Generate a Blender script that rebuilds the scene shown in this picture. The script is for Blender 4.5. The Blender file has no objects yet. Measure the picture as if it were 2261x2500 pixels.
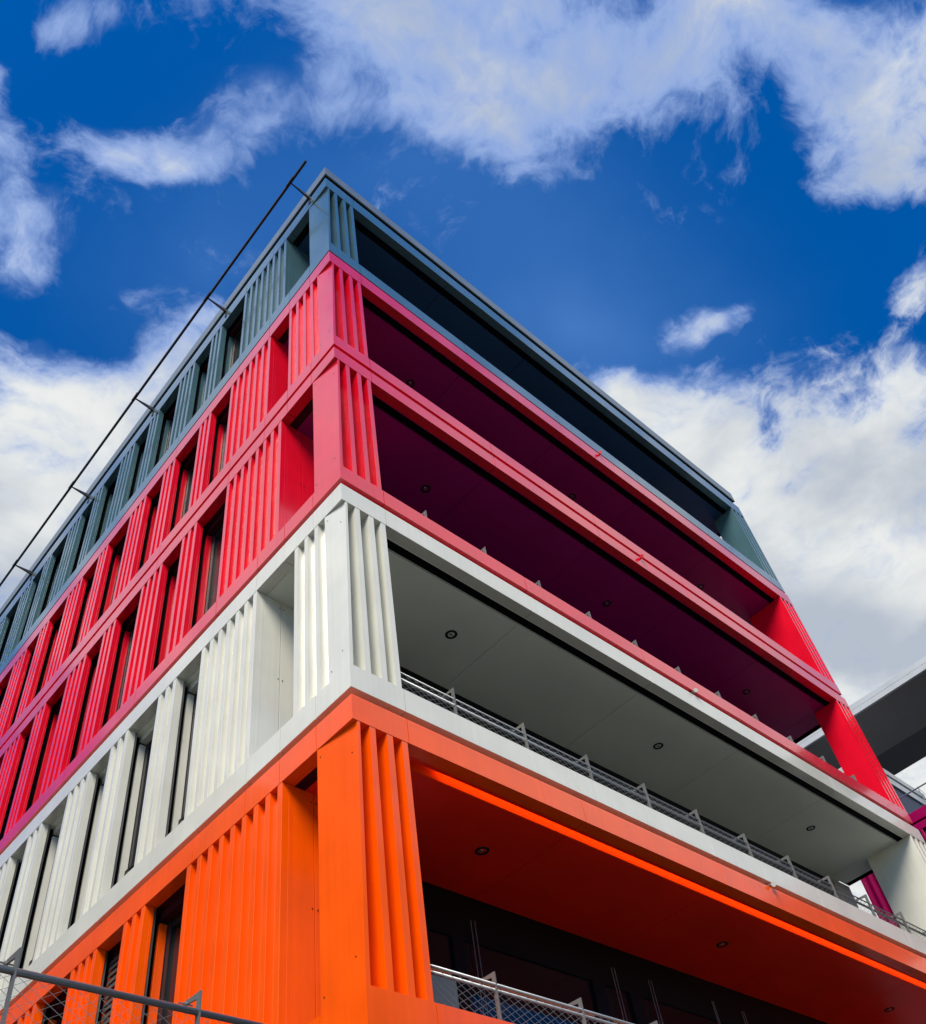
import bpy, bmesh, math, random
from mathutils import Vector, Matrix
random.seed(7)
C = bpy.context.scene.collection
sc = bpy.context.scene
R = math.radians

# ------------------------------------------------------------------ camera
cam = bpy.data.cameras.new('camera')
cam_o = bpy.data.objects.new('camera', cam)
C.objects.link(cam_o)
cam.sensor_fit = 'HORIZONTAL'
cam.sensor_width = 36.0
cam.lens = 36.0 * 2324.750 / 2261.0
cam.shift_x = 3.4504 / 2261.0
cam.shift_y = 215.154 / 2261.0
cam.clip_start = 0.05
cam.clip_end = 3000
CAM = Vector((-4.58367776, -5.67390167, 1.7))
rt = Vector((0.74292033, -0.6582694, -0.12145282))
dn = Vector((0.42193658, 0.60137532, -0.67846684))
fw = Vector((0.51965268, 0.45280142, 0.72452188))
m = Matrix(((rt.x, -dn.x, -fw.x), (rt.y, -dn.y, -fw.y), (rt.z, -dn.z, -fw.z))).to_4x4()
m.translation = CAM
cam_o.matrix_world = m
sc.camera = cam_o

# ------------------------------------------------------------------ sky, sun, exposure
SUN_EL, SUN_AZ = R(44), R(216)      # azimuth of the direction towards the sun, from +x counter-clockwise
world = bpy.data.worlds.new('World')
sc.world = world
world.use_nodes = True
nt = world.node_tree
for n in list(nt.nodes):
    nt.nodes.remove(n)
N, L = nt.nodes, nt.links
def wn(t, **k):
    n = N.new(t)
    for a, b in k.items():
        setattr(n, a, b)
    return n
def wmath(op, a, b=None, c=None, clamp=False):
    n = wn('ShaderNodeMath', operation=op, use_clamp=clamp)
    for i, v in enumerate((a, b, c)):
        if v is None: continue
        if isinstance(v, (int, float)): n.inputs[i].default_value = v
        else: L.new(v, n.inputs[i])
    return n.outputs[0]
def wmix(f, a, b):
    n = wn('ShaderNodeMix', data_type='RGBA')
    for i, v in ((0, f), (6, a), (7, b)):
        if isinstance(v, (int, float)): n.inputs[i].default_value = v
        elif isinstance(v, tuple): n.inputs[i].default_value = v
        else: L.new(v, n.inputs[i])
    return n.outputs[2]
def wramp(v, lo, hi, a=0.0, b=1.0):
    n = wn('ShaderNodeMapRange', interpolation_type='SMOOTHSTEP')
    L.new(v, n.inputs[0])
    for i, q in ((1, lo), (2, hi), (3, a), (4, b)):
        n.inputs[i].default_value = q
    return n.outputs[0]
tc = wn('ShaderNodeTexCoord')
sep = wn('ShaderNodeSeparateXYZ'); L.new(tc.outputs['Generated'], sep.inputs[0])
zc = wmath('MAXIMUM', sep.outputs[2], 0.06)
px = wmath('DIVIDE', sep.outputs[0], zc); py = wmath('DIVIDE', sep.outputs[1], zc)
cp = wn('ShaderNodeCombineXYZ'); L.new(px, cp.inputs[0]); L.new(py, cp.inputs[1])
P0 = cp.outputs[0]                       # place on the flat cloud layer overhead
w1 = wn('ShaderNodeTexNoise'); w1.inputs['Scale'].default_value = 3.2; w1.inputs['Detail'].default_value = 4
L.new(P0, w1.inputs['Vector'])
def vmath(op, a, b):
    n = wn('ShaderNodeVectorMath', operation=op)
    for i, v in enumerate((a, b)):
        if isinstance(v, tuple): n.inputs[i].default_value = v
        else: L.new(v, n.inputs[i])
    return n.outputs[0]
warp = vmath('MULTIPLY', vmath('SUBTRACT', w1.outputs['Color'], (0.5, 0.5, 0.5)), (0.14, 0.14, 0.0))
P1 = vmath('ADD', P0, warp)
w2 = wn('ShaderNodeTexNoise'); w2.inputs['Scale'].default_value = 11.0; w2.inputs['Detail'].default_value = 5
L.new(P1, w2.inputs['Vector'])
P2 = vmath('ADD', P1, vmath('MULTIPLY', vmath('SUBTRACT', w2.outputs['Color'], (0.5, 0.5, 0.5)), (0.06, 0.06, 0.0)))
def noise(vec, scale, detail, rough, off=(0, 0, 0), st=(1, 1, 1)):
    mp = wn('ShaderNodeMapping'); mp.inputs['Location'].default_value = off; mp.inputs['Scale'].default_value = st
    L.new(vec, mp.inputs['Vector'])
    n = wn('ShaderNodeTexNoise'); n.inputs['Scale'].default_value = scale
    n.inputs['Detail'].default_value = detail; n.inputs['Roughness'].default_value = rough
    L.new(mp.outputs[0], n.inputs['Vector'])
    return n.outputs['Fac']
fb = noise(P2, 6.5, 12, 0.62)
fine = noise(P2, 24.0, 8, 0.62, (3.1, 1.7, 0))
big = noise(P0, 0.9, 4, 0.5, (7.3, 2.2, 0))
BLOBS = [(0.1515, 0.1325, 0.1045, 0.0524, 2.562, 0.42), (0.2471, 0.1008, 0.1538, 0.0859, 2.7282, 0.56), (0.3255, 0.0074, 0.1618, 0.0838, 2.4858, 0.5), (0.3791, 0.037, 0.1412, 0.0513, 2.3467, 0.4), (0.3411, 0.1294, 0.116, 0.0669, 2.8529, 0.46), (0.2486, 0.1628, 0.1087, 0.0689, 2.6676, 0.34), (0.4223, -0.0456, 0.0971, 0.0646, 2.326, 0.36), (0.4487, -0.1126, 0.0914, 0.0376, 2.493, 0.36), (0.1379, 0.1921, 0.0893, 0.0702, 2.7205, 0.22), (0.1805, 0.2191, 0.073, 0.0497, 2.3968, 0.12), (0.3911, 0.1206, 0.0589, 0.0302, 2.4962, 0.2), (0.5909, -0.1806, 0.1209, 0.0928, 3.0537, 0.58), (0.6612, -0.1459, 0.106, 0.0551, 2.782, 0.55), (0.5065, -0.1446, 0.1003, 0.055, 2.5785, 0.46), (0.5702, -0.1213, 0.0681, 0.0497, 3.0714, 0.26), (0.6954, -0.1135, 0.0662, 0.0314, 2.5745, 0.25), (0.0521, 0.3782, 0.0684, 0.0304, 2.6663, 0.55), (0.0935, 0.3505, 0.0591, 0.0281, 2.3259, 0.42), (0.1125, 0.2987, 0.0797, 0.0442, 2.0964, 0.36), (0.1458, 0.2536, 0.0677, 0.0451, 2.3728, 0.26), (0.0421, 0.3449, 0.0483, 0.0286, 2.7214, 0.25), (0.1287, 0.3342, 0.0444, 0.0241, 2.4021, 0.22), (-0.0014, 0.5033, 0.0827, 0.0475, 1.1652, 0.52), (-0.0356, 0.4321, 0.0441, 0.0298, 1.4164, 0.42), (0.0439, 0.4934, 0.0452, 0.0345, 1.5117, 0.36), (0.0512, 0.5428, 0.0363, 0.028, 1.5726, 0.25), (-0.0287, 0.2947, 0.0577, 0.0192, 2.3367, 0.34), (-0.0681, 0.3642, 0.0344, 0.0185, 1.2764, 0.42), (-0.0538, 0.3006, 0.0388, 0.0153, 2.392, 0.25), (0.1949, 0.8201, 0.2575, 0.2124, 1.9602, 1.0), (0.0946, 0.6855, 0.1038, 0.073, 2.4048, 0.65), (0.185, 0.6335, 0.1173, 0.0752, 2.0165, 0.6), (0.1912, 0.5303, 0.0682, 0.0387, 1.777, 0.4), (0.2426, 0.9794, 0.2238, 0.1819, 2.1071, 0.7), (0.1388, 0.4807, 0.0489, 0.0219, 2.2436, 0.26), (0.0681, 0.6028, 0.0319, 0.0177, 2.373, 0.26), (0.2015, 0.4835, 0.0373, 0.0317, 1.3951, 0.22), (1.05, 0.2664, 0.3669, 0.2171, 2.9904, 1.05), (0.7267, 0.2502, 0.1443, 0.0808, 3.0094, 0.62), (1.0292, 0.0824, 0.1867, 0.1074, 0.1862, 0.7), (0.9476, 0.1537, 0.0987, 0.0774, 2.6162, 0.45), (1.2557, 0.2063, 0.3235, 0.1891, 0.2366, 0.8), (0.6557, 0.2488, 0.0849, 0.0394, 2.9076, 0.45), (0.9553, 0.0013, 0.0718, 0.052, 0.0344, 0.45), (1.2831, 0.4376, 0.2949, 0.186, 2.8635, 0.5), (2.0872, 0.797, 0.5616, 0.2828, 0.3367, 0.8), (0.7687, 0.1996, 0.0878, 0.0488, 2.8155, 0.4), (0.6425, 0.1513, 0.0625, 0.0287, 2.2562, 0.54), (0.6685, 0.0983, 0.0528, 0.0214, 1.8388, 0.52), (0.6948, 0.1657, 0.0416, 0.0321, 2.9704, 0.2), (0.8171, -0.0628, 0.0566, 0.0397, 2.9573, 0.4), (0.8366, -0.0377, 0.0414, 0.0246, 2.727, 0.3), (0.641, -0.0693, 0.0296, 0.0156, 2.5915, 0.3), (1.0275, 0.0734, 0.0588, 0.0313, -3.0371, -0.55), (0.8382, 0.1855, 0.0437, 0.0313, 0.2243, -0.4), (0.47, 0.1671, 0.226, 0.0927, 2.8232, -0.35), (0.0162, 0.3155, 0.0774, 0.0336, 2.3983, -0.35), (0.6824, 0.0129, 0.1176, 0.0835, 2.8624, -0.3), (0.2054, 0.3237, 0.0845, 0.0453, 2.0949, -0.2), (0.5327, -0.0903, 0.032, 0.0166, 0.8309, -0.15), (0.0918, 0.5692, 0.0583, 0.0293, 2.4056, -0.2), (0.1119, 0.1869, 0.0372, 0.0314, 1.2353, -0.2)]
# banks of cloud behind the camera and to both sides, which light and mirror in the panels
BLOBS += [(0.80, -0.60, 0.50, 0.32, 0.0, 1.6), (-0.45, 0.45, 0.30, 0.34, 0.0, 0.75), (1.8088, 0.4933, 0.6636, 0.3143, 0.3381, 0.9), (1.35, -0.75, 0.65, 0.50, 0.0, 1.2), (2.6, -0.6, 0.9, 0.9, 0.0, 1.0), (-0.98, 1.12, 0.42, 0.45, 0.0, 1.4), (-0.38, 0.80, 0.36, 0.50, 0.0, 0.62),
          (-0.9, -1.0, 0.8, 0.7, 0.5, 0.8), (-1.9, 0.2, 0.8, 0.7, 0.0, 0.7), (0.4, -1.6, 0.7, 0.5, 0.0, 0.5)]
acc = None
wv = wmath('MULTIPLY', wmath('SUBTRACT', fb, 0.5), 0.16)
for (cx, cy, rx, ry, an, wgt) in BLOBS:
    mp = wn('ShaderNodeMapping', vector_type='TEXTURE')
    mp.inputs['Location'].default_value = (cx, cy, 0)
    mp.inputs['Rotation'].default_value = (0, 0, an)
    mp.inputs['Scale'].default_value = (rx * 1.22, ry * 1.22, 1)
    L.new(P1, mp.inputs['Vector'])
    g = wn('ShaderNodeTexGradient', gradient_type='SPHERICAL'); L.new(mp.outputs[0], g.inputs[0])
    acc = wmath('MULTIPLY_ADD', g.outputs['Fac'], wgt * 1.32, acc if acc is not None else 0.0)
# away from the mapped clouds a general scattered cover
gen = wmath('MULTIPLY', wmath('SUBTRACT', big, 0.52), 1.6)
far = wramp(wmath('ADD', wmath('MULTIPLY', px, px), wmath('MULTIPLY', py, py)), 2.2, 6.0)
den = wmath('ADD', acc, wmath('MULTIPLY', gen, far))
den = wmath('MINIMUM', den, 1.2)
billow = wmath('ABSOLUTE', wmath('SUBTRACT', noise(P2, 8.0, 9, 0.58, (5.2, 9.1, 0)), 0.5))
bil2 = wmath('ABSOLUTE', wmath('SUBTRACT', noise(P2, 21.0, 7, 0.6, (2.2, 3.1, 0)), 0.5))
den = wmath('ADD', den, wmath('MULTIPLY', wmath('SUBTRACT', fb, 0.5), 2.3))
den = wmath('ADD', den, wmath('MULTIPLY', wmath('SUBTRACT', billow, 0.085), -1.9))
den = wmath('ADD', den, wmath('MULTIPLY', wmath('SUBTRACT', bil2, 0.085), -1.1))
den = wmath('ADD', den, wmath('MULTIPLY', wmath('SUBTRACT', fine, 0.5), 0.9))
cover = wramp(den, 0.18, 0.92)
thick = wramp(den, 0.40, 1.35)
shade = noise(P1, 2.6, 6, 0.55, (1.3, 4.4, 0))
shade = wramp(shade, 0.36, 0.62)
for (cx, cy, rx, ry, an, wgt) in ((1.2689, 0.3174, 0.3358, 0.1496, 2.8825, 1.0), (0.241, 0.9018, 0.2179, 0.0858, 2.0159, 0.7)):      # grey undersides
    mp = wn('ShaderNodeMapping', vector_type='TEXTURE')
    mp.inputs['Location'].default_value = (cx, cy, 0); mp.inputs['Rotation'].default_value = (0, 0, an); mp.inputs['Scale'].default_value = (rx, ry, 1)
    L.new(P2, mp.inputs['Vector'])
    g = wn('ShaderNodeTexGradient', gradient_type='SPHERICAL'); L.new(mp.outputs[0], g.inputs[0])
    shade = wmath('MULTIPLY_ADD', wramp(g.outputs['Fac'], 0.0, 0.7), -wgt, shade, clamp=True)
r2 = wmath('ADD', wmath('MULTIPLY', px, px), wmath('MULTIPLY', py, py))
thick = wramp(wmath('ADD', den, wramp(r2, 0.10, 0.75, -0.55, 0.05)), 0.10, 1.35)      # the high cloud overhead is thin
sky = wn('ShaderNodeTexSky', sky_type='NISHITA')
sky.sun_disc = False
sky.sun_elevation = SUN_EL
sky.sun_rotation = math.pi / 2 - SUN_AZ
sky.altitude = 300; sky.air_density = 1.0; sky.dust_density = 0.3; sky.ozone_density = 3.0
hs = wn('ShaderNodeHueSaturation'); hs.inputs['Saturation'].default_value = 1.62; hs.inputs['Value'].default_value = 1.62
hs.inputs['Hue'].default_value = 0.511
L.new(sky.outputs[0], hs.inputs['Color'])
CK = 1.0
thin = (2.7, 3.9, 7.0, 1)
white = (7.7, 7.9, 7.75, 1)
grey = (4.3, 4.8, 5.6, 1)
ccol = wmix(thick, thin, wmix(shade, grey, white))
VEIL = [(0.5358, 0.2223, 0.2769, 0.1741, 3.1344, 0.34), (0.1779, 0.4141, 0.1877, 0.1116, 1.7528, 0.2), (0.282, 0.203, 0.1546, 0.0789, 2.4606, 0.12)]
va = None
for (cx, cy, rx, ry, an, wgt) in VEIL:
    mp = wn('ShaderNodeMapping', vector_type='TEXTURE')
    mp.inputs['Location'].default_value = (cx, cy, 0); mp.inputs['Rotation'].default_value = (0, 0, an); mp.inputs['Scale'].default_value = (rx * 1.7, ry * 1.7, 1)
    L.new(P2, mp.inputs['Vector'])
    g = wn('ShaderNodeTexGradient', gradient_type='QUADRATIC_SPHERE'); L.new(mp.outputs[0], g.inputs[0])
    va = wmath('MULTIPLY_ADD', g.outputs['Fac'], wgt, va if va is not None else 0.0)
skyv = wmix(wmath('MINIMUM', va, 0.6), hs.outputs[0], (1.6, 3.6, 8.0, 1))
soft = wmath('ADD', wmath('MINIMUM', acc, 0.75), wmath('MULTIPLY', wmath('SUBTRACT', fb, 0.5), 1.5))
skys = wmix(wramp(soft, 0.12, 0.95, 0.0, 0.48), skyv, (2.7, 4.0, 7.4, 1))
skyc = wmix(cover, skys, ccol)
bg = wn('ShaderNodeBackground'); bg.inputs['Strength'].default_value = 0.10
L.new(skyc, bg.inputs['Color'])
ow = wn('ShaderNodeOutputWorld'); L.new(bg.outputs[0], ow.inputs['Surface'])
world.cycles.sampling_method = 'MANUAL'; world.cycles.sample_map_resolution = 1024

sun = bpy.data.lights.new('sun', 'SUN'); sun.energy = 4.9; sun.angle = R(30); sun.color = (1.0, 0.91, 0.77)
sun_o = bpy.data.objects.new('sun', sun); C.objects.link(sun_o)
sd = Vector((math.cos(SUN_EL) * math.cos(SUN_AZ), math.cos(SUN_EL) * math.sin(SUN_AZ), math.sin(SUN_EL)))
sun_o.rotation_euler = sd.to_track_quat('Z', 'Y').to_euler()
sun_o.location = (-20, -20, 40)
vs = sc.view_settings
vs.view_transform = 'Standard'; vs.look = 'None'; vs.exposure = 0.12; vs.gamma = 1.0
try: vs.use_curve_mapping = False
except Exception: pass
sc.cycles.max_bounces = 8; sc.cycles.diffuse_bounces = 5; sc.cycles.glossy_bounces = 4

# ------------------------------------------------------------------ materials
def mat(name, base, rough=0.3, spec=0.5, metal=0.0, ior=1.5, var=0.05, streak=0.0, wave=0.0, grain=0.0, coat=0.0, emis=None, estr=0.0, scale=1.6):
    m = bpy.data.materials.new(name); m.use_nodes = True
    t = m.node_tree; b = t.nodes['Principled BSDF']
    b.inputs['Metallic'].default_value = metal
    b.inputs['IOR'].default_value = ior; b.inputs['Specular IOR Level'].default_value = spec
    b.inputs['Coat Weight'].default_value = coat; b.inputs['Coat Roughness'].default_value = 0.10
    co = t.nodes.new('ShaderNodeTexCoord')
    n = t.nodes.new('ShaderNodeTexNoise'); n.inputs['Scale'].default_value = scale; n.inputs['Detail'].default_value = 5
    t.links.new(co.outputs['Object'], n.inputs['Vector'])
    fac = n.outputs['Fac']
    if streak > 0:
        mp = t.nodes.new('ShaderNodeMapping'); mp.inputs['Scale'].default_value = (14, 14, 0.35)
        t.links.new(co.outputs['Object'], mp.inputs['Vector'])
        n2 = t.nodes.new('ShaderNodeTexNoise'); n2.inputs['Scale'].default_value = 1.0; n2.inputs['Detail'].default_value = 4
        t.links.new(mp.outputs[0], n2.inputs['Vector'])
        mx = t.nodes.new('ShaderNodeMath'); mx.operation = 'MULTIPLY_ADD'; mx.inputs[1].default_value = streak
        t.links.new(n2.outputs['Fac'], mx.inputs[0]); t.links.new(fac, mx.inputs[2])
        sb = t.nodes.new('ShaderNodeMath'); sb.operation = 'SUBTRACT'; sb.inputs[1].default_value = streak * 0.5
        t.links.new(mx.outputs[0], sb.inputs[0]); fac = sb.outputs[0]
    r = t.nodes.new('ShaderNodeValToRGB')
    r.color_ramp.elements[0].position = 0.3; r.color_ramp.elements[1].position = 0.7
    r.color_ramp.elements[0].color = tuple(max(0, c * (1 - var)) for c in base) + (1,)
    r.color_ramp.elements[1].color = tuple(min(1, c * (1 + var)) for c in base) + (1,)
    t.links.new(fac, r.inputs[0]); t.links.new(r.outputs[0], b.inputs['Base Color'])
    mr = t.nodes.new('ShaderNodeMapRange'); mr.inputs[3].default_value = rough * 0.85; mr.inputs[4].default_value = rough * 1.2
    t.links.new(n.outputs['Fac'], mr.inputs[0]); t.links.new(mr.outputs[0], b.inputs['Roughness'])
    if wave > 0 or grain > 0:
        nb = t.nodes.new('ShaderNodeTexNoise'); nb.inputs['Scale'].default_value = 2.2 if wave > 0 else 60
        nb.inputs['Detail'].default_value = 1.0 if wave > 0 else 6
        t.links.new(co.outputs['Object'], nb.inputs['Vector'])
        bp = t.nodes.new('ShaderNodeBump'); bp.inputs['Strength'].default_value = 1.0
        bp.inputs['Distance'].default_value = wave if wave > 0 else grain
        t.links.new(nb.outputs['Fac'], bp.inputs['Height']); t.links.new(bp.outputs[0], b.inputs['Normal'])
    if emis:
        b.inputs['Emission Color'].default_value = tuple(emis) + (1,); b.inputs['Emission Strength'].default_value = estr
    return m
PR = 0.24
M = {}
M['orange'] = mat('orange_panel_paint', (0.90, 0.092, 0.0), PR, var=0.085, streak=0.5, wave=0.004, coat=0.5, ior=1.5)
M['white'] = mat('off_white_panel_paint', (0.655, 0.655, 0.575), PR + 0.05, var=0.055, streak=0.6, wave=0.003, coat=0.85, ior=1.5)
M['pink'] = mat('crimson_panel_paint', (0.74, 0.003, 0.022), PR, var=0.085, streak=0.5, wave=0.004, coat=0.85, ior=1.5)
M['teal'] = mat('slate_blue_panel_paint', (0.062, 0.135, 0.160), PR, var=0.07, streak=0.5, wave=0.004, coat=0.85, ior=1.5)
M['ceil_orange'] = mat('red_orange_ceiling_tone', (0.90, 0.022, 0.002), 0.32, var=0.10, streak=0.0, wave=0.002, scale=0.7)  # ceiling tones as they look in place, set apart from the panel colours
M['ceil_pink'] = mat('plum_ceiling_tone', (0.34, 0.003, 0.165), 0.32, var=0.10, wave=0.002, scale=0.7)  # deeper and more purple than the crimson panels
M['ceil_teal'] = mat('navy_ceiling_tone', (0.020, 0.075, 0.19), 0.32, var=0.12, wave=0.002, scale=0.7)
M['ceil_white'] = mat('sage_white_ceiling_tone', (0.80, 0.86, 0.75), 0.36, var=0.05, wave=0.002, scale=0.7)
M['dark'] = mat('black_joint_and_shade', (0.003, 0.003, 0.004), 0.8, spec=0.1, var=0.2)  # joints and screw heads, also painted shade in recesses and grooves
M['gap_red'] = mat('maroon_recess_shade', (0.035, 0.002, 0.008), 0.7, spec=0.2, var=0.2)  # shade of gaps, lintels and soffit strips mixed into a dark red
M['gap_brown'] = mat('brown_gap_bounce', (0.10, 0.022, 0.012), 0.7, spec=0.2, var=0.2)  # orange bounce inside the gap, put into the colour
M['cap'] = mat('roof_flashing_zinc', (0.20, 0.24, 0.26), 0.35, metal=0.4, var=0.1, wave=0.003)
M['glass'] = mat('dark_window_glass', (0.006, 0.008, 0.010), 0.03, ior=1.5, var=0.2)
M['frame'] = mat('dark_window_frame', (0.009, 0.0095, 0.012), 0.45, var=0.1)
M['alu'] = mat('brushed_aluminium', (0.46, 0.47, 0.48), 0.3, metal=0.9, var=0.06)
M['steel'] = mat('stainless_steel', (0.30, 0.31, 0.31), 0.40, metal=0.8, var=0.05)
M['post'] = mat('galvanised_post', (0.20, 0.20, 0.19), 0.42, metal=0.5, var=0.12)
M['wire'] = mat('cable_net_steel', (0.27, 0.27, 0.26), 0.4, metal=0.4, var=0.1)
M['black'] = mat('black_plastic', (0.006, 0.006, 0.006), 0.6, var=0.1)
M['lens'] = mat('lamp_lens', (0.30, 0.36, 0.35), 0.08, metal=0.8, var=0.1)
M['concrete'] = mat('pale_concrete', (0.42, 0.42, 0.40), 0.7, var=0.08, grain=0.002)
M['frost'] = mat('frosted_screen', (0.30, 0.40, 0.35), 0.5, var=0.06)
M['paving'] = mat('light_paving', (0.10, 0.10, 0.095), 0.85, var=0.15, grain=0.003)
M['mullion'] = mat('black_mullion', (0.004, 0.004, 0.005), 0.5, spec=0.15, var=0.1)
M['core'] = mat('dark_interior', (0.02, 0.02, 0.02), 0.8, spec=0.2, var=0.2)
M['blind'] = mat('dark_blind_slats', (0.045, 0.042, 0.04), 0.5, var=0.2)
M['soffit_dark'] = mat('charcoal_soffit', (0.17, 0.165, 0.165), 0.5, var=0.08)
M['soffit_blue'] = mat('blue_black_soffit', (0.035, 0.04, 0.06), 0.5, var=0.1)
M['greyband'] = mat('light_grey_cladding', (0.45, 0.47, 0.47), 0.4, var=0.06)
M['cove'] = mat('orange_cove_paint', (0.90, 0.085, 0.0), 0.8, spec=0.1, var=0.05)
M['led'] = mat('led_tape', (0.9, 0.8, 0.6), 0.5, emis=(1.0, 0.62, 0.28), estr=4.2)
M['wing'] = mat('crimson_panel_shaded', (0.26, 0.0, 0.07), 0.25, var=0.06, streak=0.5, wave=0.004)  # crimson of the wing, darkened for the shade it lies in
M['brick'] = mat('brown_render', (0.12, 0.075, 0.05), 0.8, var=0.2, grain=0.004)

# ------------------------------------------------------------------ mesh helpers
class MB:
    def __init__(s): s.v = []; s.f = []
    def hexa(s, p):
        b = len(s.v); s.v += [tuple(q) for q in p]
        for f in ((0, 3, 2, 1), (4, 5, 6, 7), (0, 1, 5, 4), (1, 2, 6, 5), (2, 3, 7, 6), (3, 0, 4, 7)):
            s.f.append(tuple(b + i for i in f))
        return s
    def box(s, x0, x1, y0, y1, z0, z1):
        if x0 > x1: x0, x1 = x1, x0
        if y0 > y1: y0, y1 = y1, y0
        if z0 > z1: z0, z1 = z1, z0
        return s.hexa([(x0, y0, z0), (x1, y0, z0), (x1, y1, z0), (x0, y1, z0), (x0, y0, z1), (x1, y0, z1), (x1, y1, z1), (x0, y1, z1)])
    def tube(s, a, b, r, n=10, r2=None, cap=True):
        a = Vector(a); b = Vector(b); d = (b - a).normalized()
        u = d.orthogonal().normalized(); w = d.cross(u)
        k = len(s.v); r2 = r if r2 is None else r2
        for (c, q) in ((a, r), (b, r2)):
            for i in range(n):
                t = 2 * math.pi * i / n
                s.v.append(tuple(c + u * (q * math.cos(t)) + w * (q * math.sin(t))))
        for i in range(n):
            j = (i + 1) % n
            s.f.append((k + i, k + j, k + n + j, k + n + i))
        if cap:
            s.f.append(tuple(k + i for i in reversed(range(n)))); s.f.append(tuple(k + n + i for i in range(n)))
        return s
    def lathe(s, prof, c, n=28):
        # prof: (r, z) pairs round a vertical axis
        k = len(s.v)
        for (r, z) in prof:
            for i in range(n):
                t = 2 * math.pi * i / n
                s.v.append((c[0] + r * math.cos(t), c[1] + r * math.sin(t), c[2] + z))
        for a in range(len(prof) - 1):
            for i in range(n):
                j = (i + 1) % n
                s.f.append((k + a * n + i, k + a * n + j, k + (a + 1) * n + j, k + (a + 1) * n + i))
        return s
    def prism(s, pts, ax, a, b):
        # flat outline pts (2D) pushed from a to b along axis ax (0,1,2)
        k = len(s.v); n = len(pts)
        for q in (a, b):
            for (u, w) in pts:
                s.v.append((q, u, w) if ax == 0 else (u, q, w) if ax == 1 else (u, w, q))
        s.f.append(tuple(k + i for i in range(n))); s.f.append(tuple(k + n + i for i in reversed(range(n))))
        for i in range(n):
            j = (i + 1) % n
            s.f.append((k + i, k + n + i, k + n + j, k + j))
        return s
    def build(s, name, material, parent=None, bevel=0.0, smooth=False):
        me = bpy.data.meshes.new(name); me.from_pydata(s.v, [], s.f)
        bm = bmesh.new(); bm.from_mesh(me); bmesh.ops.recalc_face_normals(bm, faces=bm.faces); bm.to_mesh(me); bm.free()
        me.materials.append(M[material] if isinstance(material, str) else material)
        o = bpy.data.objects.new(name, me); C.objects.link(o)
        if smooth:
            for p in me.polygons: p.use_smooth = True
        if parent is not None: o.parent = parent
        if bevel > 0:
            b = o.modifiers.new('bevel', 'BEVEL'); b.width = bevel; b.segments = 2; b.limit_method = 'ANGLE'; b.angle_limit = R(35)
            b.harden_normals = False
        return o
def tag(o, label=None, cat=None, group=None, kind=None):
    for k, v in (('label', label), ('category', cat), ('group', group), ('kind', kind)):
        if v: o[k] = v
    return o
def thing(name, label, cat, loc=(0, 0, 0), group=None):
    o = bpy.data.objects.new(name, None); C.objects.link(o); o.location = loc; o.empty_display_size = 0.3
    return tag(o, label, cat, group)
def part(o, parent):
    o.parent = parent; o.matrix_parent_inverse = Matrix.Identity(4)
    return o

# ------------------------------------------------------------------ ground
g = MB().box(-300, 300, -300, 300, -0.4, 0.0).build('ground', 'paving'); tag(g, kind='structure')
# raised terrace in front of the left side, below the frame
te = MB().box(-11.5, -0.75, -0.45, -0.05, 3.05, 3.5).build('terrace', 'concrete'); tag(te, kind='structure')

# ------------------------------------------------------------------ the office building
LEN_X, LEN_Y = 15.0, 24.0
BEV = 0.003
bld = thing('office_building', 'corner building with ribbed metal storeys in orange, white, pink and slate blue', 'building')
# storey: material, fascia bottom, fascia top, rail bottom, rail top
ST = {
    'teal':  dict(m='teal',   fb=22.36, ft=22.83, rb=19.105, rt=19.505),
    'pink5': dict(m='pink',   fb=18.642, ft=19.044, rb=15.535, rt=15.850),
    'pink4': dict(m='pink',   fb=15.119, ft=15.424, rb=11.930, rt=12.228),
    'white': dict(m='white',  fb=11.470, ft=11.806, rb=8.288, rt=8.610),
    'orange': dict(m='orange', fb=7.864, ft=8.186, rb=4.42, rt=5.152),
}
ORDER = ['teal', 'pink5', 'pink4', 'white', 'orange']
EXTRA = {'teal': 0.0, 'pink5': 0.035, 'pink4': 0.06, 'white': 0.12, 'orange': 0.16}   # the right end steps out a little per storey downwards
def endx(k): return 14.86 + EXTRA[k] * 1.9
def segs(a, b, joints):
    ps = [a] + [j for j in joints if a < j < b] + [b]
    return [(p + (0.005 if i else 0), q - (0.005 if i < len(ps) - 2 else 0)) for i, (p, q) in enumerate(zip(ps[:-1], ps[1:]))]
LJ = [0.61, 1.27, 1.93] + [3.0 + 2.35 * i for i in range(10)]
RJ = [0.728] + [3.43 + 2.72 * i for i in range(5)]
T = 0.16
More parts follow.
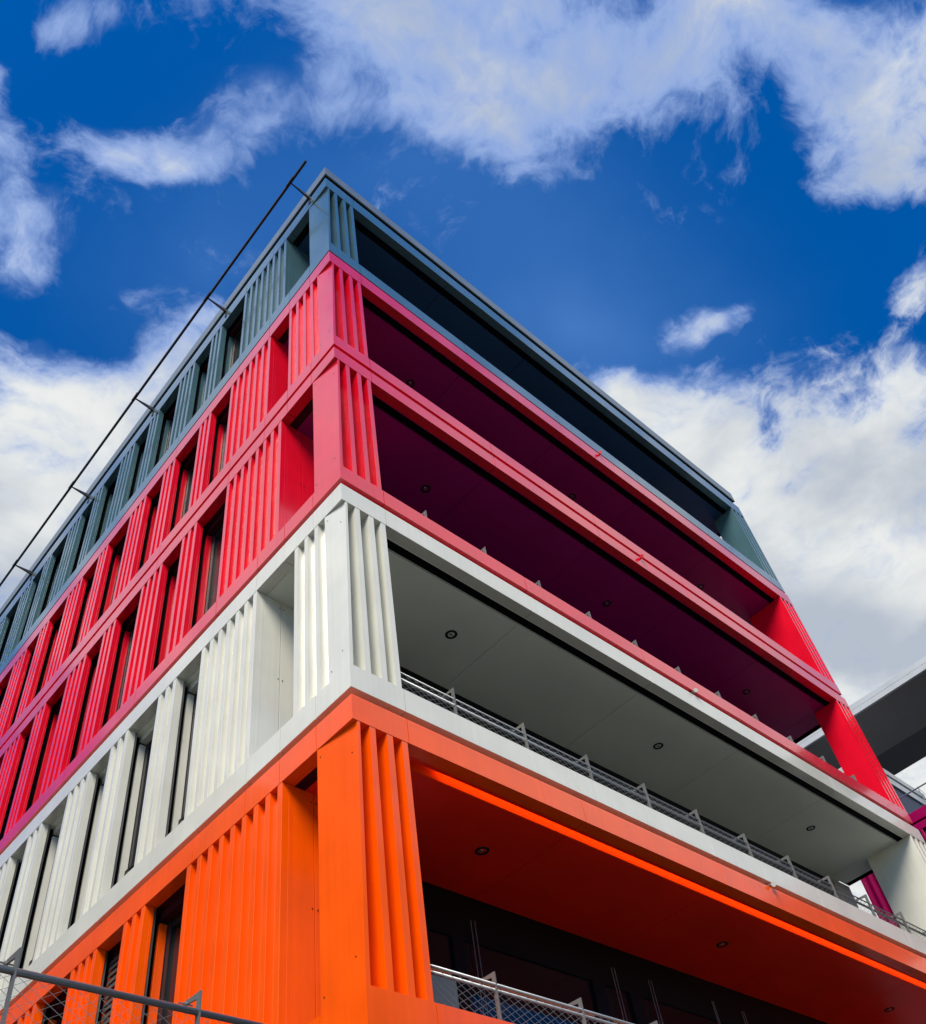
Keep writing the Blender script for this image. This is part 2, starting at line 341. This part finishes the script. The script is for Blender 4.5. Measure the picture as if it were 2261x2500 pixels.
for k in ORDER:
    s = ST[k]; ex = endx(k)
    for nm, z0, z1 in (('fascia', s['fb'], s['ft']), ('spandrel_rail', s['rb'], s['rt'])):
        mb = MB()
        # corner L-piece as mitred hexes, then straight lengths
        for i, (a, b) in enumerate(segs(0.0, ex, RJ)):
            if i == 0: mb.hexa([(a, 0, z0), (b, 0, z0), (b, T, z0), (T, T, z0), (a, 0, z1), (b, 0, z1), (b, T, z1), (T, T, z1)])
            else: mb.box(a, b, 0, T, z0, z1)
        for i, (a, b) in enumerate(segs(0.0, LEN_Y, LJ)):
            if i == 0: mb.hexa([(0, a, z0), (T, T, z0), (T, b, z0), (0, b, z0), (0, a, z1), (T, T, z1), (T, b, z1), (0, b, z1)])
            else: mb.box(0, T, a, b, z0, z1)
        # return along the far end of the right front
        mb.box(ex - T, ex, T + 0.002, 1.9, z0, z1)
        mb.build(nm, s['m'], bld)
    # backing of each shadow gap above the fascia, shade and bounce in the colour
    up = {'teal': 23.10, 'pink5': 19.105, 'pink4': 15.535, 'white': 11.930, 'orange': 8.288}[k]
    rec = 0.12 if k != 'teal' else 0.10
    mb = MB(); mb.box(rec, ex - rec, rec, rec + 0.05, s['ft'] - 0.03, up + 0.03); mb.box(rec, rec + 0.05, rec + 0.05, LEN_Y, s['ft'] - 0.03, up + 0.03)
    mb.build('shadow_gap', {'teal': 'dark', 'pink5': 'dark', 'pink4': 'gap_red', 'white': 'gap_red', 'orange': 'gap_brown'}[k], bld)

# roof edge flashing, slightly in front of the dark recess
mb = MB()
ex = endx('teal') - 0.03
zz0, zz1 = 23.10, 23.49
for i, (a, b) in enumerate(segs(0.0, ex, [0.9 + 2.7 * i for i in range(6)])):
    if i == 0: mb.hexa([(a, 0, zz0), (b, 0, zz0), (b, .03, zz0), (.03, .03, zz0), (a, 0, zz1), (b, 0, zz1), (b, .03, zz1), (.03, .03, zz1)])
    else: mb.box(a, b, 0, 0.03, zz0, zz1)
for i, (a, b) in enumerate(segs(0.0, LEN_Y, [1.7 + 2.7 * i for i in range(9)])):
    if i == 0: mb.hexa([(0, a, zz0), (.03, .03, zz0), (.03, b, zz0), (0, b, zz0), (0, a, zz1), (.03, .03, zz1), (.03, b, zz1), (0, b, zz1)])
    else: mb.box(0, 0.03, a, b, zz0, zz1)
mb.build('roof_edge', 'cap', bld)
MB().box(0.031, ex - 0.01, 0.031, 0.25, 23.10, 23.45).box(0.031, 0.25, 0.25, LEN_Y, 23.10, 23.45).build('roof_edge_shade', 'dark', bld)  # black sheet stands in for the shaded underside of the roof edge
MB().box(0.2, ex - 0.02, 0.2, LEN_Y, 22.85, 23.40).build('roof', 'core', bld)

# left front: ribbed piers, (near edge, far edge) per storey, read along the street
def extend(l, per=2.785, upto=LEN_Y - 0.9):
    l = list(l)
    while l[-1][1] < upto:
        a = l[-2]; l.append((a[0] + per, a[1] + per))
    return l
PIERS = {
    'teal': extend([(1.44, 3.045), (3.988, 4.428), (5.137, 5.817), (6.756, 7.20), (7.921, 8.615), (9.529, 9.970), (10.701, 11.411), (12.361, 12.811), (13.5, 14.2)]),
    'pink5': extend([(1.883, 3.245), (3.968, 4.404), (5.339, 5.808), (6.517, 7.200), (8.164, 8.593), (9.342, 10.053), (10.976, 11.45), (12.13, 12.84)]),
    'pink4': extend([(1.431, 3.030), (3.976, 4.465), (5.137, 5.868), (6.810, 7.288), (7.965, 8.715), (9.656, 10.118), (10.80, 11.50)]),
    'white': extend([(1.915, 3.306), (4.000, 4.505), (5.395, 5.937), (6.613, 7.336), (8.259, 8.771), (9.430, 10.15)]),
    'orange': extend([(1.22, 3.11), (4.047, 4.553), (5.224, 5.90), (6.875, 7.40), (8.05, 8.72)]),
}
CORNER = {'teal': (0.606, None), 'pink5': (0.387, 1.267), 'pink4': (0.575, None), 'white': (0.368, 1.030), 'orange': (0.60, None)}
FW, FD = 0.085, 0.085       # width and depth of a rib on the left front
def ribs_left(mb, y0, y1, z0, z1, n):
    s = (y1 - y0 - FW) / max(1, n - 1)
    for i in range(n):
        mb.box(0.004, FD, y0 + i * s, y0 + i * s + FW, z0, z1)
def back_left(mb, y0, y1, z0, z1): mb.box(FD, 0.13, y0, y1, z0, z1)

for k in ORDER:
    s = ST[k]; mt = s['m']; z0, z1 = s['rt'] + 0.002, s['fb'] - 0.002; ex = endx(k)
    pw, pe = CORNER[k]
    # corner post: its left face leans in a little towards the top
    q = 0.062
    mb = MB()
    NZ, NY = 16, 8
    X = lambda t, v: 0.004 + (q - 0.004) * t * (1 - v)
    for i in range(NZ + 1):
        for j in range(NY + 1):
            t_, v_ = i / NZ, j / NY
            mb.v.append((X(t_, v_), pw * v_ + 0.004 * (1 - v_), z0 + (z1 - z0) * t_))
    for i in range(NZ):
        for j in range(NY):
            k0 = i * (NY + 1) + j
            mb.f.append((k0, k0 + 1, k0 + NY + 2, k0 + NY + 1))
    ngrid = len(mb.f)
    # narrow front edge of the post and the returns behind it
    k0 = len(mb.v)
    mb.v += [(0.004, 0.004, z0), (q, 0.004, z1), (0.095, 0.004, z1), (0.05, 0.004, z0)]
    mb.f.append((k0, k0 + 1, k0 + 2, k0 + 3))
    mb.hexa([(0.032, 0.006, z0), (0.0495, 0.006, z0), (0.0495, 0.26, z0), (0.032, 0.26, z0), (0.078, 0.006, z1), (0.0945, 0.006, z1), (0.0945, 0.26, z1), (0.078, 0.26, z1)])
    mb.box(0.02, 0.10, pw - 0.02, pw - 0.002, z0, z1)
    # right-hand ribs beside the post
    for a, b in ((0.215, 0.288), (0.434, 0.512), (0.632, 0.706)):
        mb.box(a, b, 0.004, 0.20, z0, z1)
    mb.box(0.06, 0.706, 0.20, 0.26, z0, z1)
    if pe:
        n = 4 if k == 'pink5' else 3
        st = 0.22
        for i in range(n):
            e = pe - i * st; mb.box(0.004, FD, e - 0.075, e, z0, z1)
        mb.box(FD, 0.14, pw - 0.03, pe, z0, z1)
    else:
        mb.box(0.10, 0.16, 0.27, pw, z0, z1)
    cpo = mb.build('corner_post', mt, bld)
    for i_, p in enumerate(cpo.data.polygons): p.use_smooth = i_ < ngrid
    ca = PIERS[k][0][0]
    def screw(p, q_):
        o = MB().tube(p, q_, 0.008, 8).build('screw_head', 'dark', bld)
    for (yy, zz) in ((pw - 0.05, z1 - 0.12), (0.09, z1 - 0.35), (0.12, z0 + 0.28), (pw - 0.05, z0 + 0.12)):
        xx = X((zz - z0) / (z1 - z0), yy / pw)
        screw((xx - 0.003, yy, zz), (xx + 0.01, yy, zz))
    for zz in (z1 - 0.12, (z0 + z1) / 2):
        for xx in (0.375, 0.44): screw((xx, ca - 0.003, zz), (xx, ca + 0.01, zz))
    # piers
    ps = PIERS[k]
    for i, (a, b) in enumerate(ps):
        n = max(2, int(round((b - a - FW) / 0.215)) + 1)
        mb = MB(); ribs_left(mb, a, b, z0, z1, n); back_left(mb, a, b, z0, z1)
        if i == 0:      # deep cheek closing the corner balcony, in two panels
            mb.box(0.13, 0.40, a + 0.002, a + 0.06, z0, z1); mb.box(0.408, 1.25, a + 0.004, a + 0.06, z0, z1)
        mb.build('ribbed_pier', mt, bld, bevel=BEV)
    # windows between the piers
    for i in range(len(ps) - 1):
        a, b = ps[i][1], ps[i + 1][0]
        w = MB()
        # reveal on the far side, head and guide
        w.box(0.243, 0.345, b + 0.055, b + 0.30, z0 - 0.1, z1 - 0.14)
        w.box(0.243, 0.345, a - 0.30, a - 0.055, z0 - 0.1, z1 - 0.08)
        wo = w.build('window', mt, bld, bevel=0.004)
        MB().box(0.245, 0.35, a - 0.04, b + 0.05, z1 - 0.12, z1 + 0.04).build('lintel', mt if mt == 'white' else 'gap_red', wo)  # dark lintels carry the recess shade in their colour, except in white
        f = MB()
        f.box(0.352, 0.42, b - 0.03, b + 0.2, z0 - 0.2, z1); f.box(0.352, 0.42, a - 0.2, a + 0.07, z0 - 0.2, z1)
        f.box(0.36, 0.415, a + 0.07, b - 0.03, z1 - 0.22, z1 - 0.10)
        f.box(0.36, 0.415, (a + b) / 2 - 0.02, (a + b) / 2 + 0.03, z0 - 0.2, z1 - 0.22)
        f.build('frame', 'frame', wo)
        MB().box(0.385, 0.395, a - 0.05, b + 0.05, z0 - 0.2, z1 - 0.1).build('pane', 'glass', wo)
        MB().box(0.132, 0.244, b + 0.10, b + 0.20, z0 - 0.2, z1 + 0.01).build('recess', 'dark', wo)  # black plate paints the shade in the gap beside the jamb
        if k in ('white', 'orange'): MB().box(0.140, 0.163, b + 0.012, b + 0.045, z0 - 0.1, z1).build('blind_guide', 'alu', wo)
        if k == 'orange' and i in (1, 3, 5):
            bl = MB(); zz = z0 - 0.1
            while zz < z1 - 0.12:
                j = random.uniform(-0.012, 0.012); d2 = random.uniform(-0.02, 0.02)
                bl.hexa([(0.205, a - 0.02, zz), (0.215, a - 0.02, zz), (0.215, b + 0.03, zz + d2), (0.205, b + 0.03, zz + d2),
                         (0.225, a - 0.02, zz + 0.075 + j), (0.235, a - 0.02, zz + 0.075 + j), (0.235, b + 0.03, zz + 0.075 + d2), (0.225, b + 0.03, zz + 0.075 + d2)])
                zz += 0.088
            bl.build('blind', 'blind', wo)
        if k in ('white', 'pink4', 'pink5') :
            ba = MB(); bz = z0 + 0.50
            ba.box(0.300, 0.318, a - 0.02, b + 0.03, bz, bz + 0.025); ba.box(0.300, 0.318, b + 0.005, b + 0.03, z0 - 0.2, bz)
            ba.build('balustrade', 'frame', wo)
            MB().box(0.306, 0.313, a - 0.02, b + 0.004, z0 - 0.2, bz).build('glass_guard', 'glass', wo)
    # right front: soffit with a groove along its front edge
    zf = s['fb']
    mb = MB()
    for i, (a, b) in enumerate(segs(0.30, ex - 0.4, [3.43 + 2.72 * i for i in range(5)])):
        mb.box(a, b, T + 0.001, (T + 0.013 if k != 'orange' else 0.212), zf + 0.001, zf + 0.14)                # outer lip of the groove
        mb.box(a, b, 0.325 if k != 'orange' else 0.346, 1.975, zf + 0.0, zf + 0.03)                           # main ceiling
        if k != 'orange': mb.box(a, b, 0.325, 0.34, zf + 0.03, zf + 0.14)
    mb.box(ex - 0.4, ex, T + 0.003, 1.90, zf + 0.0, zf + 0.03)
    MB().box(0.30, ex - 0.4, T + 0.014, 0.324 if k != 'orange' else 0.345, zf + (0.05 if k != 'orange' else 0.14), zf + 0.16).build('ceiling_groove', 'dark' if k != 'orange' else 'cove', bld)  # black strip paints the unlit groove; the orange storey keeps its cove colour
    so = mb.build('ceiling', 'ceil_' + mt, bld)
    MB().box(0.165, 0.30, 0.36, LEN_Y, zf + 0.002, zf + 0.03).build('soffit_strip', {'white': 'ceil_white', 'orange': 'gap_red', 'pink': 'gap_red', 'teal': 'dark'}[mt], bld)  # darkened for the shade inside the openings, white storey excepted
    if k == 'orange':
        MB().box(0.30, ex - 0.41, 0.332, 0.345, zf + 0.004, zf + 0.139).build('cove', 'cove', bld)
        MB().box(1.4, ex - 0.45, 0.214, 0.222, zf + 0.075, zf + 0.125).build('cove_light', 'led', bld)
    MB().box(0.75, ex - 0.45, T + 0.003, T + 0.02, s['rb'], s['rt'] - 0.03).build('added_rail_lining', 'frame', bld)  # added dark lining, keeps the bright rail from mirroring in the glazing
    # floor slab edge, back wall with glazing
    MB().box(0.17, ex - 0.17, 0.17, 1.985, s['rb'] - 0.08, s['rb'] + 0.02).build('balcony_floor', 'core', bld)
    gw = MB()
    gw.box(0.45, 14.45, 1.98, 2.03, zf - 0.62, zf + 0.02)
    for a, b in ((0.45, 0.60), (2.93, 3.12), (5.42, 5.68), (6.19, 6.42), (8.6, 8.85), (9.3, 9.5), (11.6, 11.85), (12.3, 12.5), (14.25, 14.45)):
        gw.box(a, b, 1.96, 2.03, s['rb'], zf - 0.62)
    wo = gw.build('balcony_window', 'mullion', bld)
    MB().box(0.45, 14.44, 2.0, 2.01, s['rb'], zf - 0.6).build('pane', 'glass', wo)
    MB().box(14.46, ex + 0.02, 1.92, 2.1, s['rb'], zf - 0.002).build('end_wall', 'concrete', bld)
    # ribbed pier at the far end of the right front
    dp = {'teal': 0.65, 'pink5': 1.0, 'pink4': 0.62, 'white': 1.045, 'orange': 1.0}[k]
    x0 = ex - 0.56 - (0.10 if k in ('white', 'orange') else 0.06)
    mb = MB()
    mb.box(x0, x0 + 0.05, 0.004, dp, z0, z1)
    for i in (1, 2, 3):
        xx = x0 + (ex - x0 - 0.075) * i / 3.0
        mb.box(xx, xx + 0.072, 0.004, 0.2, z0, z1)
    mb.box(x0 + 0.05, ex, 0.20, 0.26, z0, z1)
    mb.box(ex - 0.06, ex, 0.26, dp, z0, z1)
    mb.build('end_pier', mt, bld)
# dark body of the building behind the fronts
mb = MB(); mb.box(0.48, 14.9, 2.10, LEN_Y, 4.4, 22.9); mb.box(0.46, 0.5, 2.2, LEN_Y, 4.4, 22.9)
mb.build('core', 'core', bld)
# the ground storey under the orange plinth
MB().box(0.45, 15.0, 0.6, LEN_Y, 0.0, 4.40).build('ground_storey', 'glass', bld)
# thin rods and a frosted screen on the orange balcony
for (xa, xb) in ((3.25, 3.32), (5.865, 5.93), (6.66, 6.725), (8.145, 8.185), (8.9, 8.96), (11.3, 11.36)):
    MB().tube((xa, 1.93, 5.0), (xa, 1.93, 7.5), 0.0065, 6).tube((xb, 1.93, 5.0), (xb, 1.93, 7.51), 0.0065, 6).build('rod', 'steel', bld)
MB().box(1.6, 2.85, 1.90, 1.915, 4.45, 6.66).build('screen', 'frost', bld)
# inspection hatch on the orange corner post
h = MB()
for (ya, yb, za, zb) in ((0.19, 0.43, 5.74, 5.748), (0.19, 0.198, 5.74, 6.12), (0.19, 0.33, 6.112, 6.12)):
    h.box(-0.0015, 0.02, ya, yb, za, zb)
# (drawn as a scratched outline)

# ------------------------------------------------------------------ railings
def net(mb, x0, x1, z0, z1, y, per=0.116, slope=0.60, r=0.0022):
    h = z1 - z0; L_ = h / slope
    for sg in (1, -1):
        n0 = int(math.floor((x0 - L_) / per)); n1 = int(math.ceil((x1 + L_) / per))
        for i in range(n0, n1):
            xa = i * per; 
            xa_, za, xb_, zb = xa, z0, xa + sg * L_, z1
            if xa_ > xb_: xa_, za, xb_, zb = xb_, zb, xa_, za
            if xb_ <= x0 or xa_ >= x1: continue
            if xa_ < x0: za = za + (zb - za) * (x0 - xa_) / (xb_ - xa_); xa_ = x0
            if xb_ > x1: zb = zb + (za - zb) * (xb_ - x1) / (xb_ - xa_); xb_ = x1
            mb.tube((xa_, y + sg * 0.002, za), (xb_, y + sg * 0.002, zb), r, 4, cap=False)
    return mb
def railing(name, label, x0, x1, posts, y, zt, zb, net_z0, pm='post', group=None, tubes='w', wr=0.0022):
    t = thing(name, label, 'railing', (x0, y, zb), group)
    base = Vector((x0, y, zb))
    def put(mb, nm, mm, **kw):
        mb.v = [tuple(Vector(v) - base) for v in mb.v]
        return mb.build(nm, mm, t, **kw)
    fg = name == 'terrace_railing'
    for xp in posts:
        mb = MB()
        w = 0.006
        # flat post whose head turns inwards as a short tapered arm
        mb.prism([(y, zb), (y, zt), (y + 0.20, zt + 0.004), (y + 0.20, zt - 0.020), (y + 0.045, zt - 0.042), (y + 0.045, zb)], 0, xp - w, xp + w)
        put(mb, 'post', pm)
        c = MB(); c.tube((xp - 0.012, y + 0.19, zt - 0.012), (xp + 0.012, y + 0.19, zt - 0.012), 0.014, 8)
        c.tube((xp - 0.05, y + 0.19, zt - 0.012), (xp + 0.05, y + 0.19, zt - 0.012), 0.006, 6)
        put(c, 'clamp', 'steel')
    za, zb_, ra, rb = {'w': (0.165, 0.255, 0.011, 0.020), 'o': (0.115, 0.162, 0.015, 0.017), 'f': (0.135, 0.0, 0.0215, 0.0)}[tubes]
    put(MB().tube((x0, y + 0.021, zt - za), (x1, y + 0.021, zt - za), ra, 16), 'top_tube', 'steel', smooth=True)
    if rb: put(MB().tube((x0, y + 0.035, zt - zb_), (x1, y + 0.035, zt - zb_), rb, 14), 'handrail', 'steel', smooth=True)
    if False: put(MB().tube((x0, y + 0.19, zt - 0.012), (x1 - 0.9, y + 0.19, zt - 0.012), 0.004, 6), 'cable', 'steel', smooth=True)
    put(net(MB(), x0, x1, net_z0, zt - za, y + 0.021, r=wr), 'cable_net', 'wire')
    return t
def endposts(n): return [1.62 + 1.166 * i for i in range(n)]
railing('balcony_railing', 'steel post and cable net railing along the white storey balcony above the orange band', 0.72, 15.1, endposts(12), 0.10, 9.155, 8.10, 8.12, group='balcony railings on the right front')
railing('balcony_railing', 'steel railing of the lower pink storey showing only its post tips over the pink rail', 0.72, 15.0, endposts(12), 0.10, 12.585, 11.8, 11.82, group='balcony railings on the right front')
railing('balcony_railing', 'steel cable net railing in front of dark glazing on the orange storey balcony', 0.72, 15.1, [1.585, 2.745] + [3.91 + 1.165 * i for i in range(10)], 0.10, 5.66, 4.45, 4.47, tubes='o', group='balcony railings on the right front')
railing('terrace_railing', 'close steel railing with cable net at the lower left corner of the picture', -10.9, -0.8, [-2.788 - 1.165 * i for i in range(7)] + [-1.623], -0.36, 4.602, 3.5, 3.55, tubes='f', wr=0.0014)

# maintenance rail on brackets beside the roof edge
t = thing('facade_rail', 'thin dark rail on brackets beside the roof edge of the left front', 'rail', (0, 0, 22.6))
RX, RZ = -0.50, 22.90
def sub(mb, nm, mm, **kw):
    mb.v = [(a, b, c - 22.6) for (a, b, c) in mb.v]
    return mb.build(nm, mm, t, **kw)
mb = MB().box(RX - 0.024, RX + 0.024, 0.0, LEN_Y, RZ - 0.03, RZ + 0.02)
mb.box(RX - 0.024, RX - 0.014, 0.0, LEN_Y, RZ + 0.02, RZ + 0.045).box(RX + 0.014, RX + 0.024, 0.0, LEN_Y, RZ + 0.02, RZ + 0.045)
sub(mb, 'rail', 'frame')
for y in [0.56 + 3.29 * i for i in range(8)]:
    mb = MB()
    mb.hexa([(RX, y - 0.010, RZ - 0.055), (0.03, y - 0.022, RZ - 0.14), (0.03, y + 0.022, RZ - 0.14), (RX, y + 0.010, RZ - 0.055), (RX, y - 0.010, RZ - 0.03), (0.03, y - 0.022, RZ - 0.02), (0.03, y + 0.022, RZ - 0.02), (RX, y + 0.010, RZ - 0.03)])
    mb.box(-0.014, -0.002, y - 0.04, y + 0.04, RZ - 0.34, RZ - 0.05)
    sub(mb, 'bracket', 'frame')
    sub(MB().box(RX - 0.036, RX - 0.025, y - 0.13, y + 0.13, RZ - 0.03, RZ + 0.05), 'splice_plate', 'frame')

# downlights in the balcony ceilings
CN = {'white': 'off white', 'orange': 'dark red orange storey', 'pink4': 'lower dark pink', 'pink5': 'upper dark pink'}
WHERE = ['nearest the building corner', 'the middle one', 'nearest the far end pier']
for k, yy in (('white', 1.036), ('orange', 1.098), ('pink4', 1.085), ('pink5', 1.045)):
    z = ST[k]['fb']
    for i, xx in enumerate((2.755, 7.52, 12.28)):
        nm = {'white': 'off white ceiling', 'orange': 'orange storey ceiling', 'pink4': 'lower pink storey ceiling', 'pink5': 'upper pink storey ceiling'}[k]
        t = thing('downlight', 'black downlight in the %s, %s' % (nm, WHERE[i]), 'ceiling light', (xx, yy, z), 'downlights in the balcony ceilings')
        MB().lathe([(0.055, -0.004), (0.088, -0.006), (0.092, -0.002), (0.092, 0.0)], (0, 0, 0)).build('ring', 'black', t, smooth=True)
        MB().lathe([(0.055, -0.004), (0.050, 0.01), (0.03, 0.016), (0.0005, 0.016)], (0, 0, -0.003)).build('recess', 'black', t, smooth=True)
        lm = MB(); lm.lathe([(0.0005, -0.012), (0.016, -0.010), (0.022, -0.002), (0.022, 0.006)], (-0.012, 0.0, -0.002), 14); lm.box(0.014, 0.04, -0.006, 0.006, -0.010, -0.006)
        lm.build('lens', 'lens', t)
# small spotlights in the shadow gaps over the right front
for z, mm, lb in ((18.99, 'pink', 'tiny spotlight in the gap between the slate blue and the pink storey'),
                  (15.395, 'pink', 'tiny spotlight in the gap between the two pink storeys'),
                  (11.87, 'white', 'tiny spotlight in the gap between the pink and the white storey'),
                  (8.20, 'white', 'tiny white spotlight in the gap between the white and the orange storey')):
    t = thing('spotlight', lb, 'spotlight', (7.42, 0.0, z), 'small spotlights on the right front')
    MB().tube((0, 0.06, 0.03), (0, -0.03, 0.02), 0.018, 10).build('arm', 'post', t)
    MB().tube((0.02, -0.02, 0.03), (-0.05, -0.075, -0.015), 0.030, 14, r2=0.036).build('lamp_head', mm, t)

# ------------------------------------------------------------------ the wing across the court, at the right edge
nb = thing('neighbouring_building', 'shaded wing with dark crimson bands and ribs behind the right end of the building', 'building', (21.9, 0, 0))
def nsub(mb, nm, mm, **kw):
    mb.v = [(a - 21.9, b, c) for (a, b, c) in mb.v]
    return mb.build(nm, mm, nb, **kw)
nsub(MB().box(21.9, 22.06, -9, 4.14, 15.56, 15.86), 'spandrel_rail', 'wing', bevel=0.008)
nsub(MB().box(21.9, 22.06, -9, 4.14, 15.29, 15.50), 'fascia', 'wing', bevel=0.008)
nsub(MB().box(22.0, 22.05, -9, 4.1, 15.45, 15.6), 'shadow_gap', 'dark')
mb = MB()
y = 4.14
while y > -9:
    mb.box(21.905, 22.0, y - 0.075, y, 12.2, 15.288); y -= 0.22
mb.box(22.0, 22.05, -9, 4.14, 12.2, 15.288)
nsub(mb, 'ribbed_pier', 'wing', bevel=0.006)
nsub(MB().box(22.07, 26.0, -9, 4.1, 0, 15.6), 'wall', 'core')
nsub(MB().box(21.9, 22.06, -9, 4.14, 11.6, 12.19), 'fascia', 'white', bevel=0.008)
# set-back top storey with a pale band
nsub(MB().box(24.4, 28.0, 3.2, 4.0, 15.6, 19.2), 'top_storey', 'soffit_blue')
nsub(MB().box(24.35, 28.5, 3.14, 4.05, 19.2, 19.52).box(24.3, 28.55, 3.10, 4.1, 19.535, 19.78), 'roof_band', 'greyband', bevel=0.01)
# canopy
cn = thing('canopy_roof', 'flat roof slab with pale edge and dark underside at the right edge of the picture', 'canopy', (26, 0, 0))
def csub(mb, nm, mm, **kw):
    mb.v = [(a - 26.0, b, c) for (a, b, c) in mb.v]
    return mb.build(nm, mm, cn, **kw)
csub(MB().box(26.0, 26.1, -9, 10, 22.36, 22.58), 'edge', 'greyband', bevel=0.008)
csub(MB().box(26.02, 26.1, -9, 10, 22.60, 22.82), 'edge', 'greyband', bevel=0.008)
csub(MB().box(26.1, 29.1, -9, 10, 22.362, 22.6), 'soffit', 'soffit_dark')
csub(MB().box(29.1, 31.0, -9, 10, 22.42, 22.6), 'soffit', 'soffit_blue')
for yy in (-7.5, 9.5):
    csub(MB().tube((30.2, yy, 0), (30.2, yy, 22.42), 0.14, 16), 'column', 'post')
# maintenance rail of the wing
t = thing('facade_rail', 'thin pale rail with a forked bracket in front of the wing at the right edge', 'rail', (21.9, 0, 16.4))
MB().tube((0, -9, 0.01), (0, 2.8, 0.01), 0.022, 8).build('rail', 'alu', t)
for yy in (1.4, -1.9):
    MB().tube((0, yy, 0.05), (0.02, yy, -0.46), 0.012, 6).tube((0, yy - 0.01, 0.0), (0.02, yy - 0.16, -0.46), 0.010, 6).build('bracket', 'post', t)

# ------------------------------------------------------------------ the house across the street, left of the frame (seen only mirrored in the panels)
ob = thing('opposite_building', 'plain brown building across the street, mirrored in the left front', 'building', (-14, 50, 0))
MB().box(-12, 0, -20.3, 24, 0, 32.5).box(-11.9, -0.05, -42, -20.4, 0, 25.3).build('wall', 'brick', ob)
MB().box(-12.3, 0.2, -20.5, 24.3, 32.5, 33.0).box(-12.2, 0.1, -42.3, -20.6, 25.3, 25.7).build('roof', 'cap', ob)

ob = thing('opposite_building', 'plain brown building behind the viewer, mirrored in the orange storey', 'building', (15, -36, 0))
MB().box(-11, 11, -12, 9, 0, 29.0).build('wall', 'brick', ob)
MB().box(-11.3, 11.3, -12.3, 9.3, 29.0, 29.5).build('roof', 'cap', ob)
